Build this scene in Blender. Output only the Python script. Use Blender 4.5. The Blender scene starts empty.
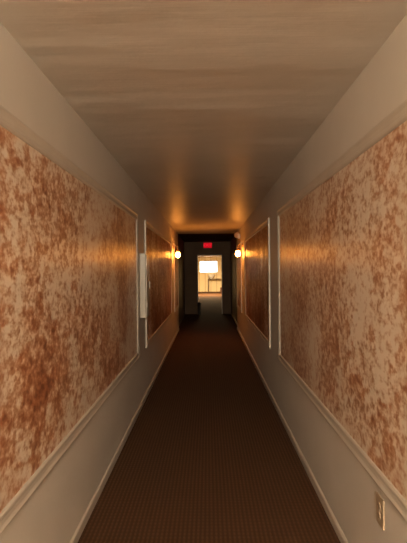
import bpy, bmesh, math, random
from mathutils import Matrix, Vector
random.seed(4)
sc = bpy.context.scene
C = sc.collection
PI = math.pi
XL, XR, H, CAM = -0.757, 0.731, 2.44, 1.517     # hallway walls, ceiling height, eye height
YB, YV, YE, YF = -6.5, 13.4, 18.2, 37.0         # back wall, mouth of the dark bay, doorway wall, far wall

# ---------------------------------------------------------------- camera
cd = bpy.data.cameras.new('camera'); cam = bpy.data.objects.new('camera', cd); C.objects.link(cam)
cd.sensor_fit = 'VERTICAL'; cd.sensor_height = 24; cd.lens = 24 * 528 / 543
cd.clip_start = 0.02; cd.clip_end = 200
R = math.radians
cam.matrix_world = Matrix.Translation((0, 0, CAM)) @ Matrix.Rotation(R(0.488), 4, 'Z') @ \
    Matrix.Rotation(R(90 - 0.16), 4, 'X') @ Matrix.Rotation(R(-0.58), 4, 'Z')
sc.camera = cam

# ---------------------------------------------------------------- light and exposure
sc.view_settings.view_transform = 'Standard'; sc.view_settings.look = 'None'
sc.view_settings.gamma = 1; sc.view_settings.use_curve_mapping = False
sc.view_settings.exposure = 0.0
w = bpy.data.worlds.new('world'); sc.world = w; w.use_nodes = True
w.node_tree.nodes['Background'].inputs[0].default_value = (0.86, 0.92, 1.0, 1)
w.node_tree.nodes['Background'].inputs[1].default_value = 6.0

def area(name, loc, rot, sx, sy, power, col, spread=180):
    l = bpy.data.lights.new(name, 'AREA'); l.shape = 'RECTANGLE'; l.size = sx; l.size_y = sy
    l.energy = power; l.color = col; l.spread = R(spread)
    o = bpy.data.objects.new(name, l); C.objects.link(o); o.location = loc; o.rotation_euler = rot
    return o
NEAR_FILL = 900.0      # strength of the added, unseen globe lamp behind the camera
# fill light added under an unseen ceiling panel to brighten the far room
area('lobby_fill_light', (0, 32.0, 2.40), (0, 0, 0), 1.2, 0.5, 720, (1.0, 0.73, 0.40))
SCONCE = 95.0

# ---------------------------------------------------------------- materials
def mat(name, col, rough=0.5, spec=0.5, metal=0.0, emit=None, es=0):
    m = bpy.data.materials.new(name); m.use_nodes = True
    b = m.node_tree.nodes['Principled BSDF']
    b.inputs['Base Color'].default_value = (*col, 1); b.inputs['Roughness'].default_value = rough
    b.inputs['Specular IOR Level'].default_value = spec; b.inputs['Metallic'].default_value = metal
    if emit:
        b.inputs['Emission Color'].default_value = (*emit, 1); b.inputs['Emission Strength'].default_value = es
    return m
def nd(m, t, **k):
    n = m.node_tree.nodes.new(t)
    for a, v in k.items(): setattr(n, a, v)
    return n
def lk(m, a, b): m.node_tree.links.new(a, b)
def coords(m, scale):
    tc = nd(m, 'ShaderNodeTexCoord'); mp = nd(m, 'ShaderNodeMapping')
    mp.inputs['Scale'].default_value = scale; lk(m, tc.outputs['Object'], mp.inputs['Vector'])
    return mp.outputs['Vector']
def noise(m, vec, scale, detail=2, rough=0.5):
    n = nd(m, 'ShaderNodeTexNoise'); n.inputs['Scale'].default_value = scale
    n.inputs['Detail'].default_value = detail; n.inputs['Roughness'].default_value = rough
    lk(m, vec, n.inputs['Vector']); return n.outputs['Fac']
def math_(m, op, a, b=None, c=None):
    n = nd(m, 'ShaderNodeMath', operation=op)
    for i, v in enumerate((a, b, c)):
        if v is None: continue
        if isinstance(v, (int, float)): n.inputs[i].default_value = v
        else: lk(m, v, n.inputs[i])
    return n.outputs[0]
def ramp(m, fac, stops):
    n = nd(m, 'ShaderNodeValToRGB'); e = n.color_ramp.elements
    while len(e) < len(stops): e.new(0.5)
    for i, (p, c) in enumerate(stops): e[i].position = p; e[i].color = (*c, 1)
    lk(m, fac, n.inputs['Fac']); return n.outputs['Color']
def mix(m, fac, a, b):
    n = nd(m, 'ShaderNodeMix', data_type='RGBA')
    lk(m, fac, n.inputs['Factor'])
    for s, v in ((6, a), (7, b)):
        if isinstance(v, tuple): n.inputs[s].default_value = (*v, 1)
        else: lk(m, v, n.inputs[s])
    return n.outputs[2]
def bump(m, h, strength, dist):
    n = nd(m, 'ShaderNodeBump'); n.inputs['Strength'].default_value = strength; n.inputs['Distance'].default_value = dist
    lk(m, h, n.inputs['Height']); lk(m, n.outputs['Normal'], m.node_tree.nodes['Principled BSDF'].inputs['Normal'])
def base(m, c): lk(m, c, m.node_tree.nodes['Principled BSDF'].inputs['Base Color'])

M = {}
# painted wall
m = M['wall'] = mat('wall_paint', (0.60, 0.52, 0.44), 0.5, 0.3)
v = coords(m, (1, 1, 1)); n1 = noise(m, v, 2.2, 4)
base(m, ramp(m, n1, [(0.3, (0.58, 0.52, 0.45)), (0.7, (0.62, 0.56, 0.49))]))
bump(m, noise(m, v, 60, 3), 0.12, 0.004)
# glossy ceiling with brushed cross ripples
m = M['ceiling'] = mat('ceiling_gloss_paint', (0.5, 0.42, 0.34), 0.42, 0.22)
v = coords(m, (1.6, 20.0, 1)); v2 = coords(m, (1, 1, 1)); n1 = noise(m, v, 3.0, 4)
base(m, ramp(m, noise(m, v2, 1.6, 4), [(0.3, (0.56, 0.505, 0.43)), (0.7, (0.62, 0.56, 0.48))]))
rip = noise(m, coords(m, (0.5, 1.6, 1)), 1.7, 2)
bump(m, math_(m, 'MULTIPLY_ADD', rip, 7.0, math_(m, 'ADD', math_(m, 'MULTIPLY', n1, 0.45), noise(m, v2, 7, 3))), 0.4, 0.005)
# sponge painted panel face
def sponge(name, off, dens, wave=0.35, rough=0.3, spec=0.45, big_k=1.3):
    m = mat(name, (0.6, 0.4, 0.3), rough, spec)
    tc = nd(m, 'ShaderNodeTexCoord'); mp = nd(m, 'ShaderNodeMapping')
    mp.inputs['Location'].default_value = (off, off * 1.7, off * 0.6)
    lk(m, tc.outputs['Object'], mp.inputs['Vector']); v0 = mp.outputs['Vector']
    mp2 = nd(m, 'ShaderNodeMapping'); mp2.inputs['Scale'].default_value = (1, 0.65, 1.0); mp2.inputs['Rotation'].default_value = (R(14), 0, 0)
    lk(m, v0, mp2.inputs['Vector']); v1 = mp2.outputs['Vector']
    mp3 = nd(m, 'ShaderNodeMapping'); mp3.inputs['Scale'].default_value = (1, 0.7, 0.9); mp3.inputs['Rotation'].default_value = (R(-12), 0, 0)
    lk(m, v0, mp3.inputs['Vector']); v3 = mp3.outputs['Vector']
    big = noise(m, v0, 1.7, 3, 0.6); mid = noise(m, v0, 6.5, 2)
    dab = noise(m, v1, 23, 2.5, 0.6); dab2 = noise(m, v3, 44, 2, 0.55); fine = noise(m, v1, 110, 2)
    s = math_(m, 'MULTIPLY_ADD', big, big_k, math_(m, 'MULTIPLY_ADD', mid, 0.55, dens))
    t = math_(m, 'ADD', math_(m, 'MULTIPLY', dab, 1.25), math_(m, 'MULTIPLY', dab2, 0.75))
    f = math_(m, 'ADD', s, math_(m, 'ADD', t, math_(m, 'MULTIPLY', fine, 0.25)))
    f = math_(m, 'MULTIPLY', math_(m, 'SUBTRACT', f, 1.73), 1.08)
    c = ramp(m, f, [(0.14, (0.76, 0.62, 0.49)), (0.32, (0.66, 0.46, 0.32)), (0.48, (0.52, 0.27, 0.15)),
                    (0.66, (0.40, 0.15, 0.065)), (0.9, (0.24, 0.08, 0.038))])
    base(m, c)
    wv = nd(m, 'ShaderNodeMapping'); wv.inputs['Scale'].default_value = (1, 1, 0.12); lk(m, v0, wv.inputs['Vector'])
    b = math_(m, 'ADD', math_(m, 'MULTIPLY', noise(m, wv.outputs['Vector'], 3.0 if wave > 0.5 else 4.5, 2), 1.0 if wave < 0.5 else 2.2), math_(m, 'MULTIPLY', dab, 0.06))
    bump(m, b, wave, 0.012)
    return m
M['sponge_left'] = sponge('sponge_paint_dense', 3.1, 0.04)
M['sponge_right'] = sponge('sponge_paint_light', 8.4, 0.16, big_k=0.95)
M['sponge_far'] = sponge('sponge_paint_far', 5.7, 0.26, 0.9, 0.36, 0.07)
m = M['trim'] = mat('trim_paint', (0.66, 0.58, 0.50), 0.38, 0.35)
base(m, ramp(m, noise(m, coords(m, (1, 1, 1)), 5, 3), [(0.3, (0.50, 0.43, 0.355)), (0.7, (0.54, 0.465, 0.385))]))
# ribbed loop carpet
m = M['carpet'] = mat('carpet', (0.1, 0.05, 0.03), 0.95, 0.1)
tc = nd(m, 'ShaderNodeTexCoord'); sx = nd(m, 'ShaderNodeSeparateXYZ'); lk(m, tc.outputs['Object'], sx.inputs[0])
k = 2 * PI / 0.026
px = math_(m, 'MULTIPLY_ADD', math_(m, 'SINE', math_(m, 'MULTIPLY', sx.outputs[0], k)), 0.5, 0.5)
py = math_(m, 'MULTIPLY_ADD', math_(m, 'SINE', math_(m, 'MULTIPLY', sx.outputs[1], k * 0.62)), 0.5, 0.5)
pt = math_(m, 'MULTIPLY', px, math_(m, 'MULTIPLY_ADD', py, 0.5, 0.5))
nn = noise(m, tc.outputs['Object'], 1.4, 4)
ptn = math_(m, 'ADD', pt, math_(m, 'MULTIPLY', math_(m, 'SUBTRACT', noise(m, tc.outputs['Object'], 180, 2), 0.5), 0.7))
ca = ramp(m, ptn, [(0.1, (0.056, 0.025, 0.011)), (0.8, (0.092, 0.043, 0.020))])
base(m, mix(m, math_(m, 'MULTIPLY', nn, 0.35), ca, (0.05, 0.026, 0.014)))
bump(m, pt, 0.6, 0.004)
# dark bay and doorway wall
m = M['dark_wall'] = mat('dark_bay_wall', (0.05, 0.025, 0.014), 0.5, 0.3)  # dark brown with upright streaks, darker than the hallway walls
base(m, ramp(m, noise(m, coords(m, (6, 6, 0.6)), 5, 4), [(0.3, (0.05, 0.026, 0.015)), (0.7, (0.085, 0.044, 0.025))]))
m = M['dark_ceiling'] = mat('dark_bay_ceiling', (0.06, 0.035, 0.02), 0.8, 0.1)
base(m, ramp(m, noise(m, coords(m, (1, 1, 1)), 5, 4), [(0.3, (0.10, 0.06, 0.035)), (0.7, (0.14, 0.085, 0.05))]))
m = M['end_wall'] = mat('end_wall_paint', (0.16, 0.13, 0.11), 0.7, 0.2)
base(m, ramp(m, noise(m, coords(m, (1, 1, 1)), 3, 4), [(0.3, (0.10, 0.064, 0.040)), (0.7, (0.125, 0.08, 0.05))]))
# far room
m = M['lobby_wall'] = mat('lobby_board_wall', (0.8, 0.68, 0.46), 0.55, 0.3)
sx = nd(m, 'ShaderNodeSeparateXYZ'); lk(m, coords(m, (1, 1, 1)), sx.inputs[0])
g = math_(m, 'PINGPONG', math_(m, 'ADD', sx.outputs[0], sx.outputs[1]), 0.20)
g2 = math_(m, 'LESS_THAN', g, 0.018)
base(m, mix(m, g2, (0.80, 0.66, 0.42), (0.55, 0.40, 0.22)))
bump(m, g2, -0.5, 0.01)
M['lobby_ceiling'] = mat('lobby_ceiling_paint', (0.72, 0.60, 0.42), 0.8, 0.2)
M['globe'] = mat('lit_glass_globe', (0.95, 0.8, 0.6), 0.3, 0.5, emit=(1.0, 0.33, 0.05), es=SCONCE)
M['near_fill_globe'] = mat('fill_globe_glass', (0.95, 0.85, 0.7), 0.3, 0.5, emit=(1.0, 0.85, 0.64), es=NEAR_FILL)
M['brass'] = mat('aged_brass', (0.55, 0.33, 0.13), 0.35, 0.5, 0.9)
M['cream_metal'] = mat('cream_enamel', (0.36, 0.31, 0.25), 0.35)
M['plate'] = mat('outlet_plate_plastic', (0.36, 0.26, 0.17), 0.4)
M['plate_face'] = mat('outlet_socket_plastic', (0.37, 0.27, 0.18), 0.5)
M['slot'] = mat('dark_slot', (0.14, 0.09, 0.06), 0.7)
M['screw'] = mat('steel_screw', (0.5, 0.45, 0.4), 0.3, 0.5, 0.9)
M['exit_red'] = mat('exit_red', (0.1, 0.003, 0.005), 0.9, 0.05, emit=(1.0, 0.006, 0.02), es=0.5)
M['exit_letter'] = mat('exit_letter', (0.1, 0.01, 0.01), 0.9, 0.05, emit=(1.0, 0.02, 0.035), es=0.85)
M['exit_case'] = mat('exit_case', (0.10, 0.03, 0.025), 0.5)
M['lens'] = mat('lamp_lens', (0.35, 0.25, 0.2), 0.15)
M['black'] = mat('dark_metal', (0.02, 0.013, 0.01), 0.45)
m = M['dark_wood'] = mat('dark_wood', (0.07, 0.03, 0.015), 0.4)
base(m, ramp(m, noise(m, coords(m, (1, 8, 8)), 6, 4), [(0.3, (0.05, 0.02, 0.01)), (0.7, (0.11, 0.05, 0.025))]))
M['white_ceramic'] = mat('white_ceramic', (0.9, 0.88, 0.82), 0.25)
M['dark_cloth'] = mat('dark_upholstery', (0.06, 0.025, 0.018), 0.9, 0.1)
M['window_frame'] = mat('white_window_paint', (0.85, 0.82, 0.75), 0.4)
m = M['glass'] = bpy.data.materials.new('clear_glass'); m.use_nodes = True
nt = m.node_tree; nt.nodes.remove(nt.nodes['Principled BSDF'])
tr = nt.nodes.new('ShaderNodeBsdfTransparent'); gl = nt.nodes.new('ShaderNodeBsdfGlossy'); gl.inputs['Roughness'].default_value = 0.02
mx = nt.nodes.new('ShaderNodeMixShader'); mx.inputs[0].default_value = 0.06
nt.links.new(tr.outputs[0], mx.inputs[1]); nt.links.new(gl.outputs[0], mx.inputs[2]); nt.links.new(mx.outputs[0], nt.nodes['Material Output'].inputs[0])
M['fill_lamp_panel'] = mat('fill_lamp_diffuser', (0.9, 0.85, 0.7), 0.5, emit=(1, 0.68, 0.31), es=3)

# ---------------------------------------------------------------- helpers
def box(bm, x0, x1, y0, y1, z0, z1, bev=0):
    vs = [bm.verts.new((x, y, z)) for x in (x0, x1) for y in (y0, y1) for z in (z0, z1)]
    fs = [bm.faces.new([vs[i] for i in f]) for f in ((0, 1, 3, 2), (4, 6, 7, 5), (0, 4, 5, 1), (2, 3, 7, 6), (0, 2, 6, 4), (1, 5, 7, 3))]
    if bev:
        es = list({e for f in fs for e in f.edges})
        bmesh.ops.bevel(bm, geom=es, offset=bev, segments=2, affect='EDGES', profile=0.6)
def lathe(bm, prof, n=24, mtx=Matrix()):
    rings = []
    for r, z in prof:
        rings.append([bm.verts.new(mtx @ Vector((max(r, 1e-5) * math.cos(2*PI*i/n), max(r, 1e-5) * math.sin(2*PI*i/n), z))) for i in range(n)])
    for a, b in zip(rings, rings[1:]):
        for i in range(n): bm.faces.new((a[i], a[(i+1) % n], b[(i+1) % n], b[i]))
    bm.faces.new(rings[0][::-1]); bm.faces.new(rings[-1])
def tube(bm, pts, r, n=12):
    pts = [Vector(p) for p in pts]; rings = []
    for i, p in enumerate(pts):
        d = (pts[min(i+1, len(pts)-1)] - pts[max(i-1, 0)]).normalized()
        a = d.orthogonal().normalized() if i == 0 else (a - d * a.dot(d)).normalized()
        b = d.cross(a)
        rings.append([bm.verts.new(p + (a*math.cos(2*PI*k/n) + b*math.sin(2*PI*k/n)) * r) for k in range(n)])
    for a_, b_ in zip(rings, rings[1:]):
        for i in range(n): bm.faces.new((a_[i], a_[(i+1) % n], b_[(i+1) % n], b_[i]))
    bm.faces.new(rings[0][::-1]); bm.faces.new(rings[-1])
def obj(name, bm, m, parent=None, smooth=False):
    bmesh.ops.recalc_face_normals(bm, faces=bm.faces)
    me = bpy.data.meshes.new(name); bm.to_mesh(me); bm.free()
    me.materials.append(M[m] if isinstance(m, str) else m)
    if smooth:
        for p in me.polygons: p.use_smooth = True
        try: me.set_sharp_from_angle(angle=R(40))
        except Exception: pass
    o = bpy.data.objects.new(name, me); C.objects.link(o)
    if parent: o.parent = parent
    return o
def tag(o, label, cat, group=None):
    o['label'] = label; o['category'] = cat
    if group: o['group'] = group
    return o
def thing(name, label, cat, loc=(0, 0, 0), rz=0, group=None):
    o = bpy.data.objects.new(name, None); C.objects.link(o); o.location = loc; o.rotation_euler = (0, 0, rz)
    o.empty_display_size = 0.1
    return tag(o, label, cat, group)
def bx(name, m, parent, *a, bev=0):
    b = bmesh.new(); box(b, *a, bev=bev); return obj(name, b, m, parent)
def struct(name, m, *boxes, bev=0):
    b = bmesh.new()
    for q in boxes: box(b, *q, bev=bev)
    o = obj(name, b, m); o['kind'] = 'structure'; return o

# ---------------------------------------------------------------- the setting
LX0, LX1 = -2.6, 2.6                                   # far room side walls
struct('floor', 'carpet', (LX0 - 0.2, LX1 + 0.2, YB - 0.15, YF + 0.2, -0.1, 0))
struct('ceiling', 'ceiling', (XL - 0.2, XR + 0.2, YB - 0.15, YV, H, H + 0.3))
struct('wall_left', 'wall', (XL - 0.2, XL, YB - 0.15, YV, 0, H))
struct('wall_right', 'wall', (XR, XR + 0.2, YB - 0.15, YV, 0, H))
struct('wall_back', 'wall', (XL, XR, YB - 0.15, YB, 0, H))
# dark bay past the sconces: slightly wider and higher than the hallway
VX0, VX1, VH = XL - 0.05, XR + 0.05, H + 0.05
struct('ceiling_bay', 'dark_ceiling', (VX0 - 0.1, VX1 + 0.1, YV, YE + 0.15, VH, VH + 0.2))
struct('wall_bay_left', 'dark_wall', (VX0 - 0.1, VX0, YV, YE, 0, VH))
struct('wall_bay_right', 'dark_wall', (VX1, VX1 + 0.1, YV, YE, 0, VH))
DX0, DX1, DH = -0.363, 0.487, 2.035                    # doorway
WT = 0.15
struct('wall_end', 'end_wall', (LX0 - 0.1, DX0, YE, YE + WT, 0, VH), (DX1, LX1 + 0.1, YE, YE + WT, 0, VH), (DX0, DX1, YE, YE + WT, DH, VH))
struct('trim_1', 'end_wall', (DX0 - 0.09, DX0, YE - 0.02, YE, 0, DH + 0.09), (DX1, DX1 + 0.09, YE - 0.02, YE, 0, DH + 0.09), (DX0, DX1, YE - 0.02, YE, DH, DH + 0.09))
struct('trim_2', 'trim', (DX0, DX0 + 0.02, YE, YE + WT, 0, DH), (DX1 - 0.02, DX1, YE, YE + WT, 0, DH), (DX0 + 0.02, DX1 - 0.02, YE, YE + WT, DH - 0.02, DH))
# far room
struct('ceiling_lobby', 'lobby_ceiling', (LX0 - 0.1, LX1 + 0.1, YE + WT, YF + 0.2, H, H + 0.15))
struct('wall_lobby_left', 'lobby_wall', (LX0 - 0.1, LX0, YE + WT, YF, 0, H))
struct('wall_lobby_right', 'lobby_wall', (LX1, LX1 + 0.1, YE + WT, YF, 0, H))
WX0, WX1, WZ0, WZ1 = -0.59, 0.67, 1.34, 2.15           # window opening
struct('wall_lobby_far', 'lobby_wall', (LX0, WX0, YF, YF + 0.15, 0, H), (WX1, LX1, YF, YF + 0.15, 0, H),
       (WX0, WX1, YF, YF + 0.15, 0, WZ0), (WX0, WX1, YF, YF + 0.15, WZ1, H))
wn = thing('window_1', 'bright window', 'window', (0, YF, WZ0)); del wn['label']; del wn['category']; wn['kind'] = 'structure'
b = bmesh.new(); fw = 0.035; hh = WZ1 - WZ0
box(b, WX0, WX0 + fw, 0.03, 0.09, 0, hh); box(b, WX1 - fw, WX1, 0.03, 0.09, 0, hh)
box(b, WX0 + fw, WX1 - fw, 0.03, 0.09, 0, fw); box(b, WX0 + fw, WX1 - fw, 0.03, 0.09, hh - fw, hh)
box(b, 0.03, 0.05, 0.04, 0.08, fw, hh - fw)
obj('window_frame', b, 'window_frame', wn)
bx('pane', 'glass', wn, WX0 + fw, WX1 - fw, 0.058, 0.062, fw, hh - fw)
bx('window_sill', 'window_frame', wn, WX0 - 0.04, WX1 + 0.04, -0.05, 0.03, -0.03, 0)

# baseboards: board with a rounded cap
def baseboard(name, xw, s, y0, y1, m='trim'):
    b = bmesh.new()
    prof = [(0, 0), (0.012, 0), (0.012, 0.046), (0.010, 0.053), (0.005, 0.059), (0, 0.062)]
    A = [b.verts.new((xw + s*u, y0, z)) for u, z in prof]; B = [b.verts.new((xw + s*u, y1, z)) for u, z in prof]
    for i in range(len(prof)): j = (i+1) % len(prof); b.faces.new((A[i], A[j], B[j], B[i]))
    b.faces.new(A); b.faces.new(B[::-1])
    o = obj(name, b, m); o['kind'] = 'structure'
baseboard('baseboard_left', XL, 1, YB, YV)
baseboard('baseboard_right', XR, -1, YB, YV)
baseboard('baseboard_bay_left', VX0, 1, YV, YE, 'dark_wall')
baseboard('baseboard_bay_right', VX1, -1, YV, YE, 'dark_wall')

# ---------------------------------------------------------------- framed sponge-painted wall panels
Z0, Z1 = 0.587, 2.122
def wall_panel(side, y0, y1, face, label):
    t = thing('wall_panel', label, 'wall panel', (XL if side < 0 else XR, y0, Z0), 0, 'framed sponge-painted wall panels')
    s = 1 if side < 0 else -1
    L, HH = y1 - y0, Z1 - Z0
    prof = [(0, 0.0005), (0, 0.014), (0.004, 0.018), (0.012, 0.019), (0.020, 0.016), (0.026, 0.014), (0.044, 0.013), (0.050, 0.015), (0.060, 0.015), (0.067, 0.011), (0.070, 0.004)]
    b = bmesh.new(); rings = []
    for u, wv in prof:
        rings.append([b.verts.new((s*wv, y, z)) for y, z in ((u, u), (L-u, u), (L-u, HH-u), (u, HH-u))])
    for A, B in zip(rings, rings[1:]):
        for i in range(4): b.faces.new((A[i], A[(i+1) % 4], B[(i+1) % 4], B[i]))
    obj('frame', b, 'trim', t)
    a0, a1 = sorted((s*0.0005, s*0.005))
    bx('panel_face', face, t, a0, a1, 0.066, L - 0.066, 0.066, HH - 0.066)
wall_panel(-1, 1.25, 5.62, 'sponge_left', 'large russet sponge-painted panel in cream frame, nearest on the left wall')
wall_panel(1, 1.25, 5.42, 'sponge_right', 'large tan and rust sponge-painted panel in cream frame above the outlet')
wall_panel(-1, 6.33, 10.75, 'sponge_far', 'framed dark russet panel on left wall just past the cream extinguisher cabinet')
wall_panel(1, 6.22, 10.25, 'sponge_far', 'framed dark russet panel on right wall just before the right sconce')
wall_panel(-1, 11.75, 13.25, 'sponge_far', 'short framed panel on left wall just past the left lit sconce')
wall_panel(1, 11.45, 13.25, 'sponge_far', 'short framed panel on right wall just past the right lit sconce')

# ---------------------------------------------------------------- wall sconces
def sconce(x, y, z, s, label):
    t = thing('wall_sconce', label, 'wall lamp', (x, y, z), 0, 'lit globe sconces')
    mr = Matrix.Rotation(R(90) * s, 4, 'Y')
    b = bmesh.new(); lathe(b, [(0.048, 0.0), (0.05, 0.006), (0.042, 0.014), (0.022, 0.018), (0.012, 0.026)], 24, Matrix.Translation((0, 0, 0.17)) @ mr)
    obj('backplate', b, 'brass', t, True)
    b = bmesh.new(); pts = []
    for i in range(15):
        a = PI * i / 14
        pts.append((s * (0.02 + 0.0425 * (1 - math.cos(a))), 0, 0.17 + 0.05 * math.sin(a) - (0.05 * i / 14)))
    pts.append((s * 0.105, 0, 0.085))
    tube(b, pts, 0.006); obj('arm', b, 'brass', t, True)
    b = bmesh.new(); lathe(b, [(0.006, 0.105), (0.022, 0.10), (0.034, 0.082), (0.036, 0.062), (0.033, 0.060)], 24, Matrix.Translation((s*0.105, 0, 0)))
    obj('fitter', b, 'brass', t, True)
    b = bmesh.new(); pr = []
    for i in range(15):
        a = PI * i / 14
        pr.append((0.053 * math.sin(a) * (1 + 0.08 * math.cos(a)), -0.070 * math.cos(a)))
    pr = [p for p in pr if p[1] < 0.0605]
    lathe(b, pr, 24, Matrix.Translation((s*0.105, 0, 0))); obj('glass_globe', b, 'globe', t, True)
sconce(XL, 11.45, 1.855, 1, 'lit round glass wall sconce on the left wall of the hallway')
sconce(XR, 11.0, 1.855, -1, 'lit round glass wall sconce on the right wall, below the emergency light')

t = thing('added_pendant', 'added unseen globe lamp behind the camera, lighting the near hallway', 'ceiling lamp', (0, -3.2, H))  # out-of-view lamp added to brighten the near hallway
b = bmesh.new(); lathe(b, [(0.07, -0.0005), (0.07, -0.015), (0.05, -0.03), (0.012, -0.035), (0.012, -0.20), (0.055, -0.21), (0.06, -0.235)], 24); obj('stem', b, 'brass', t, True)
b = bmesh.new(); lathe(b, [(0.2 * math.sin(PI * i / 20), -0.42 + 0.2 * math.cos(PI * i / 20)) for i in range(1, 21)], 32); obj('glass_globe', b, 'near_fill_globe', t, True)

# emergency light above the right sconce
t = thing('emergency_light', 'small emergency light with two round heads, high on right wall above the sconce', 'emergency light', (XR, 12.05, 2.29))
bx('housing', 'cream_metal', t, -0.055, 0, -0.13, 0.13, -0.07, 0.04, bev=0.006)
for dy in (-0.08, 0.08):
    b = bmesh.new()
    mm = Matrix.Translation((-0.06, dy - 0.01, 0.015)) @ Matrix.Rotation(R(90), 4, 'X') @ Matrix.Rotation(R(-12), 4, 'Y')
    lathe(b, [(0.02, -0.055), (0.045, -0.035), (0.058, 0.0), (0.062, 0.012), (0.056, 0.016), (0.050, 0.010)], 24, mm)
    hd = obj('lamp_head', b, 'plate', t, True)
    b = bmesh.new(); lathe(b, [(0.0, 0.018), (0.03, 0.016), (0.050, 0.011)], 24, mm); obj('lens', b, 'lens', hd, True)

# ---------------------------------------------------------------- extinguisher cabinet
t = thing('extinguisher_cabinet', 'narrow cream metal cabinet on left wall between the two framed panels', 'cabinet', (XL, 5.98, 0.99))
b = bmesh.new(); box(b, 0, 0.065, -0.14, 0.14, 0, 0.72, bev=0.006); obj('body', b, 'cream_metal', t)
d = bx('door', 'cream_metal', t, 0.066, 0.078, -0.128, 0.128, 0.012, 0.708, bev=0.004)
bx('handle', 'cream_metal', d, 0.079, 0.09, 0.09, 0.105, 0.32, 0.40, bev=0.003)
for z in (0.12, 0.58):
    bx('hinge', 'cream_metal', t, 0.066, 0.082, -0.139, -0.129, z, z + 0.06)

# ---------------------------------------------------------------- outlet
t = thing('wall_outlet', 'tan duplex power outlet low on right wall under the nearest panel', 'power outlet', (XR, 2.265, 0.478))
b = bmesh.new(); box(b, -0.007, 0, -0.047, 0.047, -0.063, 0.063, bev=0.003); obj('cover_plate', b, 'plate', t)
for z in (-0.02, 0.02):
    b = bmesh.new(); mm = Matrix.Translation((-0.0065, 0, z)) @ Matrix.Rotation(R(-90), 4, 'Y')
    lathe(b, [(0.0165, 0), (0.0165, 0.0025), (0.015, 0.0035)], 20, mm)
    s_ = obj('socket', b, 'plate_face', t)
    b = bmesh.new()
    box(b, -0.0108, -0.0098, -0.0075, -0.0055, z - 0.001, z + 0.008); box(b, -0.0108, -0.0098, 0.0055, 0.0075, z, z + 0.008)
    box(b, -0.0108, -0.0098, -0.002, 0.002, z - 0.010, z - 0.006); obj('slots', b, 'slot', s_)
b = bmesh.new(); lathe(b, [(0.004, 0), (0.004, 0.0012), (0.002, 0.002)], 12, Matrix.Translation((-0.0068, 0, 0)) @ Matrix.Rotation(R(-90), 4, 'Y')); obj('screw', b, 'plate_face', t)

# ---------------------------------------------------------------- exit sign
t = thing('exit_sign', 'glowing red exit sign on the dark wall above the far doorway', 'exit sign', (0.0, YE, 2.365))
bx('case', 'exit_case', t, -0.155, 0.155, -0.05, 0, -0.102, 0.102, bev=0.006)
bx('face', 'exit_red', t, -0.14, 0.14, -0.055, -0.0505, -0.088, 0.088)
cu = bpy.data.curves.new('lettering', 'FONT'); cu.body = 'EXIT'; cu.size = 0.145; cu.align_x = 'CENTER'; cu.align_y = 'CENTER'; cu.extrude = 0.001; cu.offset = 0.002
tmp = bpy.data.objects.new('tmp', cu); C.objects.link(tmp)
dg = bpy.context.evaluated_depsgraph_get(); me = bpy.data.meshes.new_from_object(tmp.evaluated_get(dg))
bpy.data.objects.remove(tmp)
me.materials.clear(); me.materials.append(M['exit_letter'])
lt = bpy.data.objects.new('lettering', me); C.objects.link(lt); lt.parent = t
lt.location = (0, -0.0565, 0); lt.rotation_euler = (R(90), 0, 0); lt['label'] = 'brighter red letters reading EXIT'

# ---------------------------------------------------------------- doorway bin
b = bmesh.new()
lathe(b, [(0.046, 0), (0.050, 0.004), (0.058, 0.40), (0.062, 0.405), (0.062, 0.412), (0.056, 0.412), (0.054, 0.40), (0.047, 0.01), (0.0, 0.01)], 20)
o = obj('waste_bin', b, 'black', None, True); o.location = (-0.315, 17.95, 0)
tag(o, 'slim dark bin on the carpet at the left foot of the far doorway', 'bin')

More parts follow.
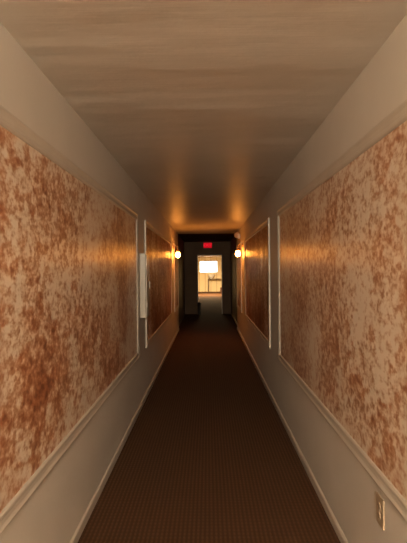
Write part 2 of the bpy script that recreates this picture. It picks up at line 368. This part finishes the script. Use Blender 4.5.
# ---------------------------------------------------------------- far room things
t = thing('console_table', 'dark narrow table against the bright far wall below the window', 'table', (0.02, 36.78, 0))
bx('tabletop', 'dark_wood', t, -0.03, 1.65, -0.26, 0.2, 0.88, 0.90, bev=0.004)
for x in (0.0, 1.62):
    for y in (-0.21, 0.16):
        bx('leg', 'dark_wood', t, x - 0.028, x + 0.028, y - 0.028, y + 0.028, 0, 0.879, bev=0.004)
b = bmesh.new()
lathe(b, [(0.09, 0), (0.095, 0.012), (0.07, 0.03), (0.14, 0.08), (0.22, 0.19), (0.245, 0.30), (0.25, 0.305), (0.238, 0.305), (0.21, 0.195), (0.13, 0.095), (0.0, 0.06)], 32)
o = obj('bowl', b, 'white_ceramic', None, True); o.location = (0.22, 36.74, 0.9005)
tag(o, 'large white ceramic bowl standing on the dark console table in the bright far room', 'bowl')
t = thing('armchair', 'low dark upholstered armchair at right of the bright far room, mostly behind the door jamb', 'armchair', (1.08, 33.6, 0))
bx('seat', 'dark_cloth', t, -0.20, 0.20, -0.26, 0.25, 0.12, 0.36, bev=0.03)
bx('backrest', 'dark_cloth', t, -0.20, 0.20, 0.255, 0.36, 0.12, 0.48, bev=0.03)
for x in (-1, 1):
    a0, a1 = sorted((x*0.205, x*0.31)); bx('armrest', 'dark_cloth', t, a0, a1, -0.26, 0.36, 0.12, 0.40, bev=0.03)
for x in (-0.25, 0.25):
    for y in (-0.22, 0.3): bx('leg', 'dark_wood', t, x-0.02, x+0.02, y-0.02, y+0.02, 0, 0.119)
t = thing('ceiling_vent', 'dark slotted vent on the ceiling of the bright far room', 'vent', (-0.42, 35.4, H))
bx('vent_frame', 'dark_wood', t, -0.17, 0.17, -0.17, 0.17, -0.012, -0.0005)
for i in range(6):
    y = -0.125 + 0.05 * i; bx('slat', 'black', t, -0.15, 0.15, y - 0.008, y + 0.008, -0.02, -0.0125)
t = thing('added_lobby_lamp', 'added unseen lamp panel lighting the bright far room', 'ceiling lamp', (0, 32.0, H))  # fixture added out of view to carry the far room fill light
bx('lamp_frame', 'window_frame', t, -0.66, 0.66, -0.31, 0.31, -0.03, -0.0005)
bx('diffuser', 'fill_lamp_panel', t, -0.6, 0.6, -0.25, 0.25, -0.036, -0.0305)
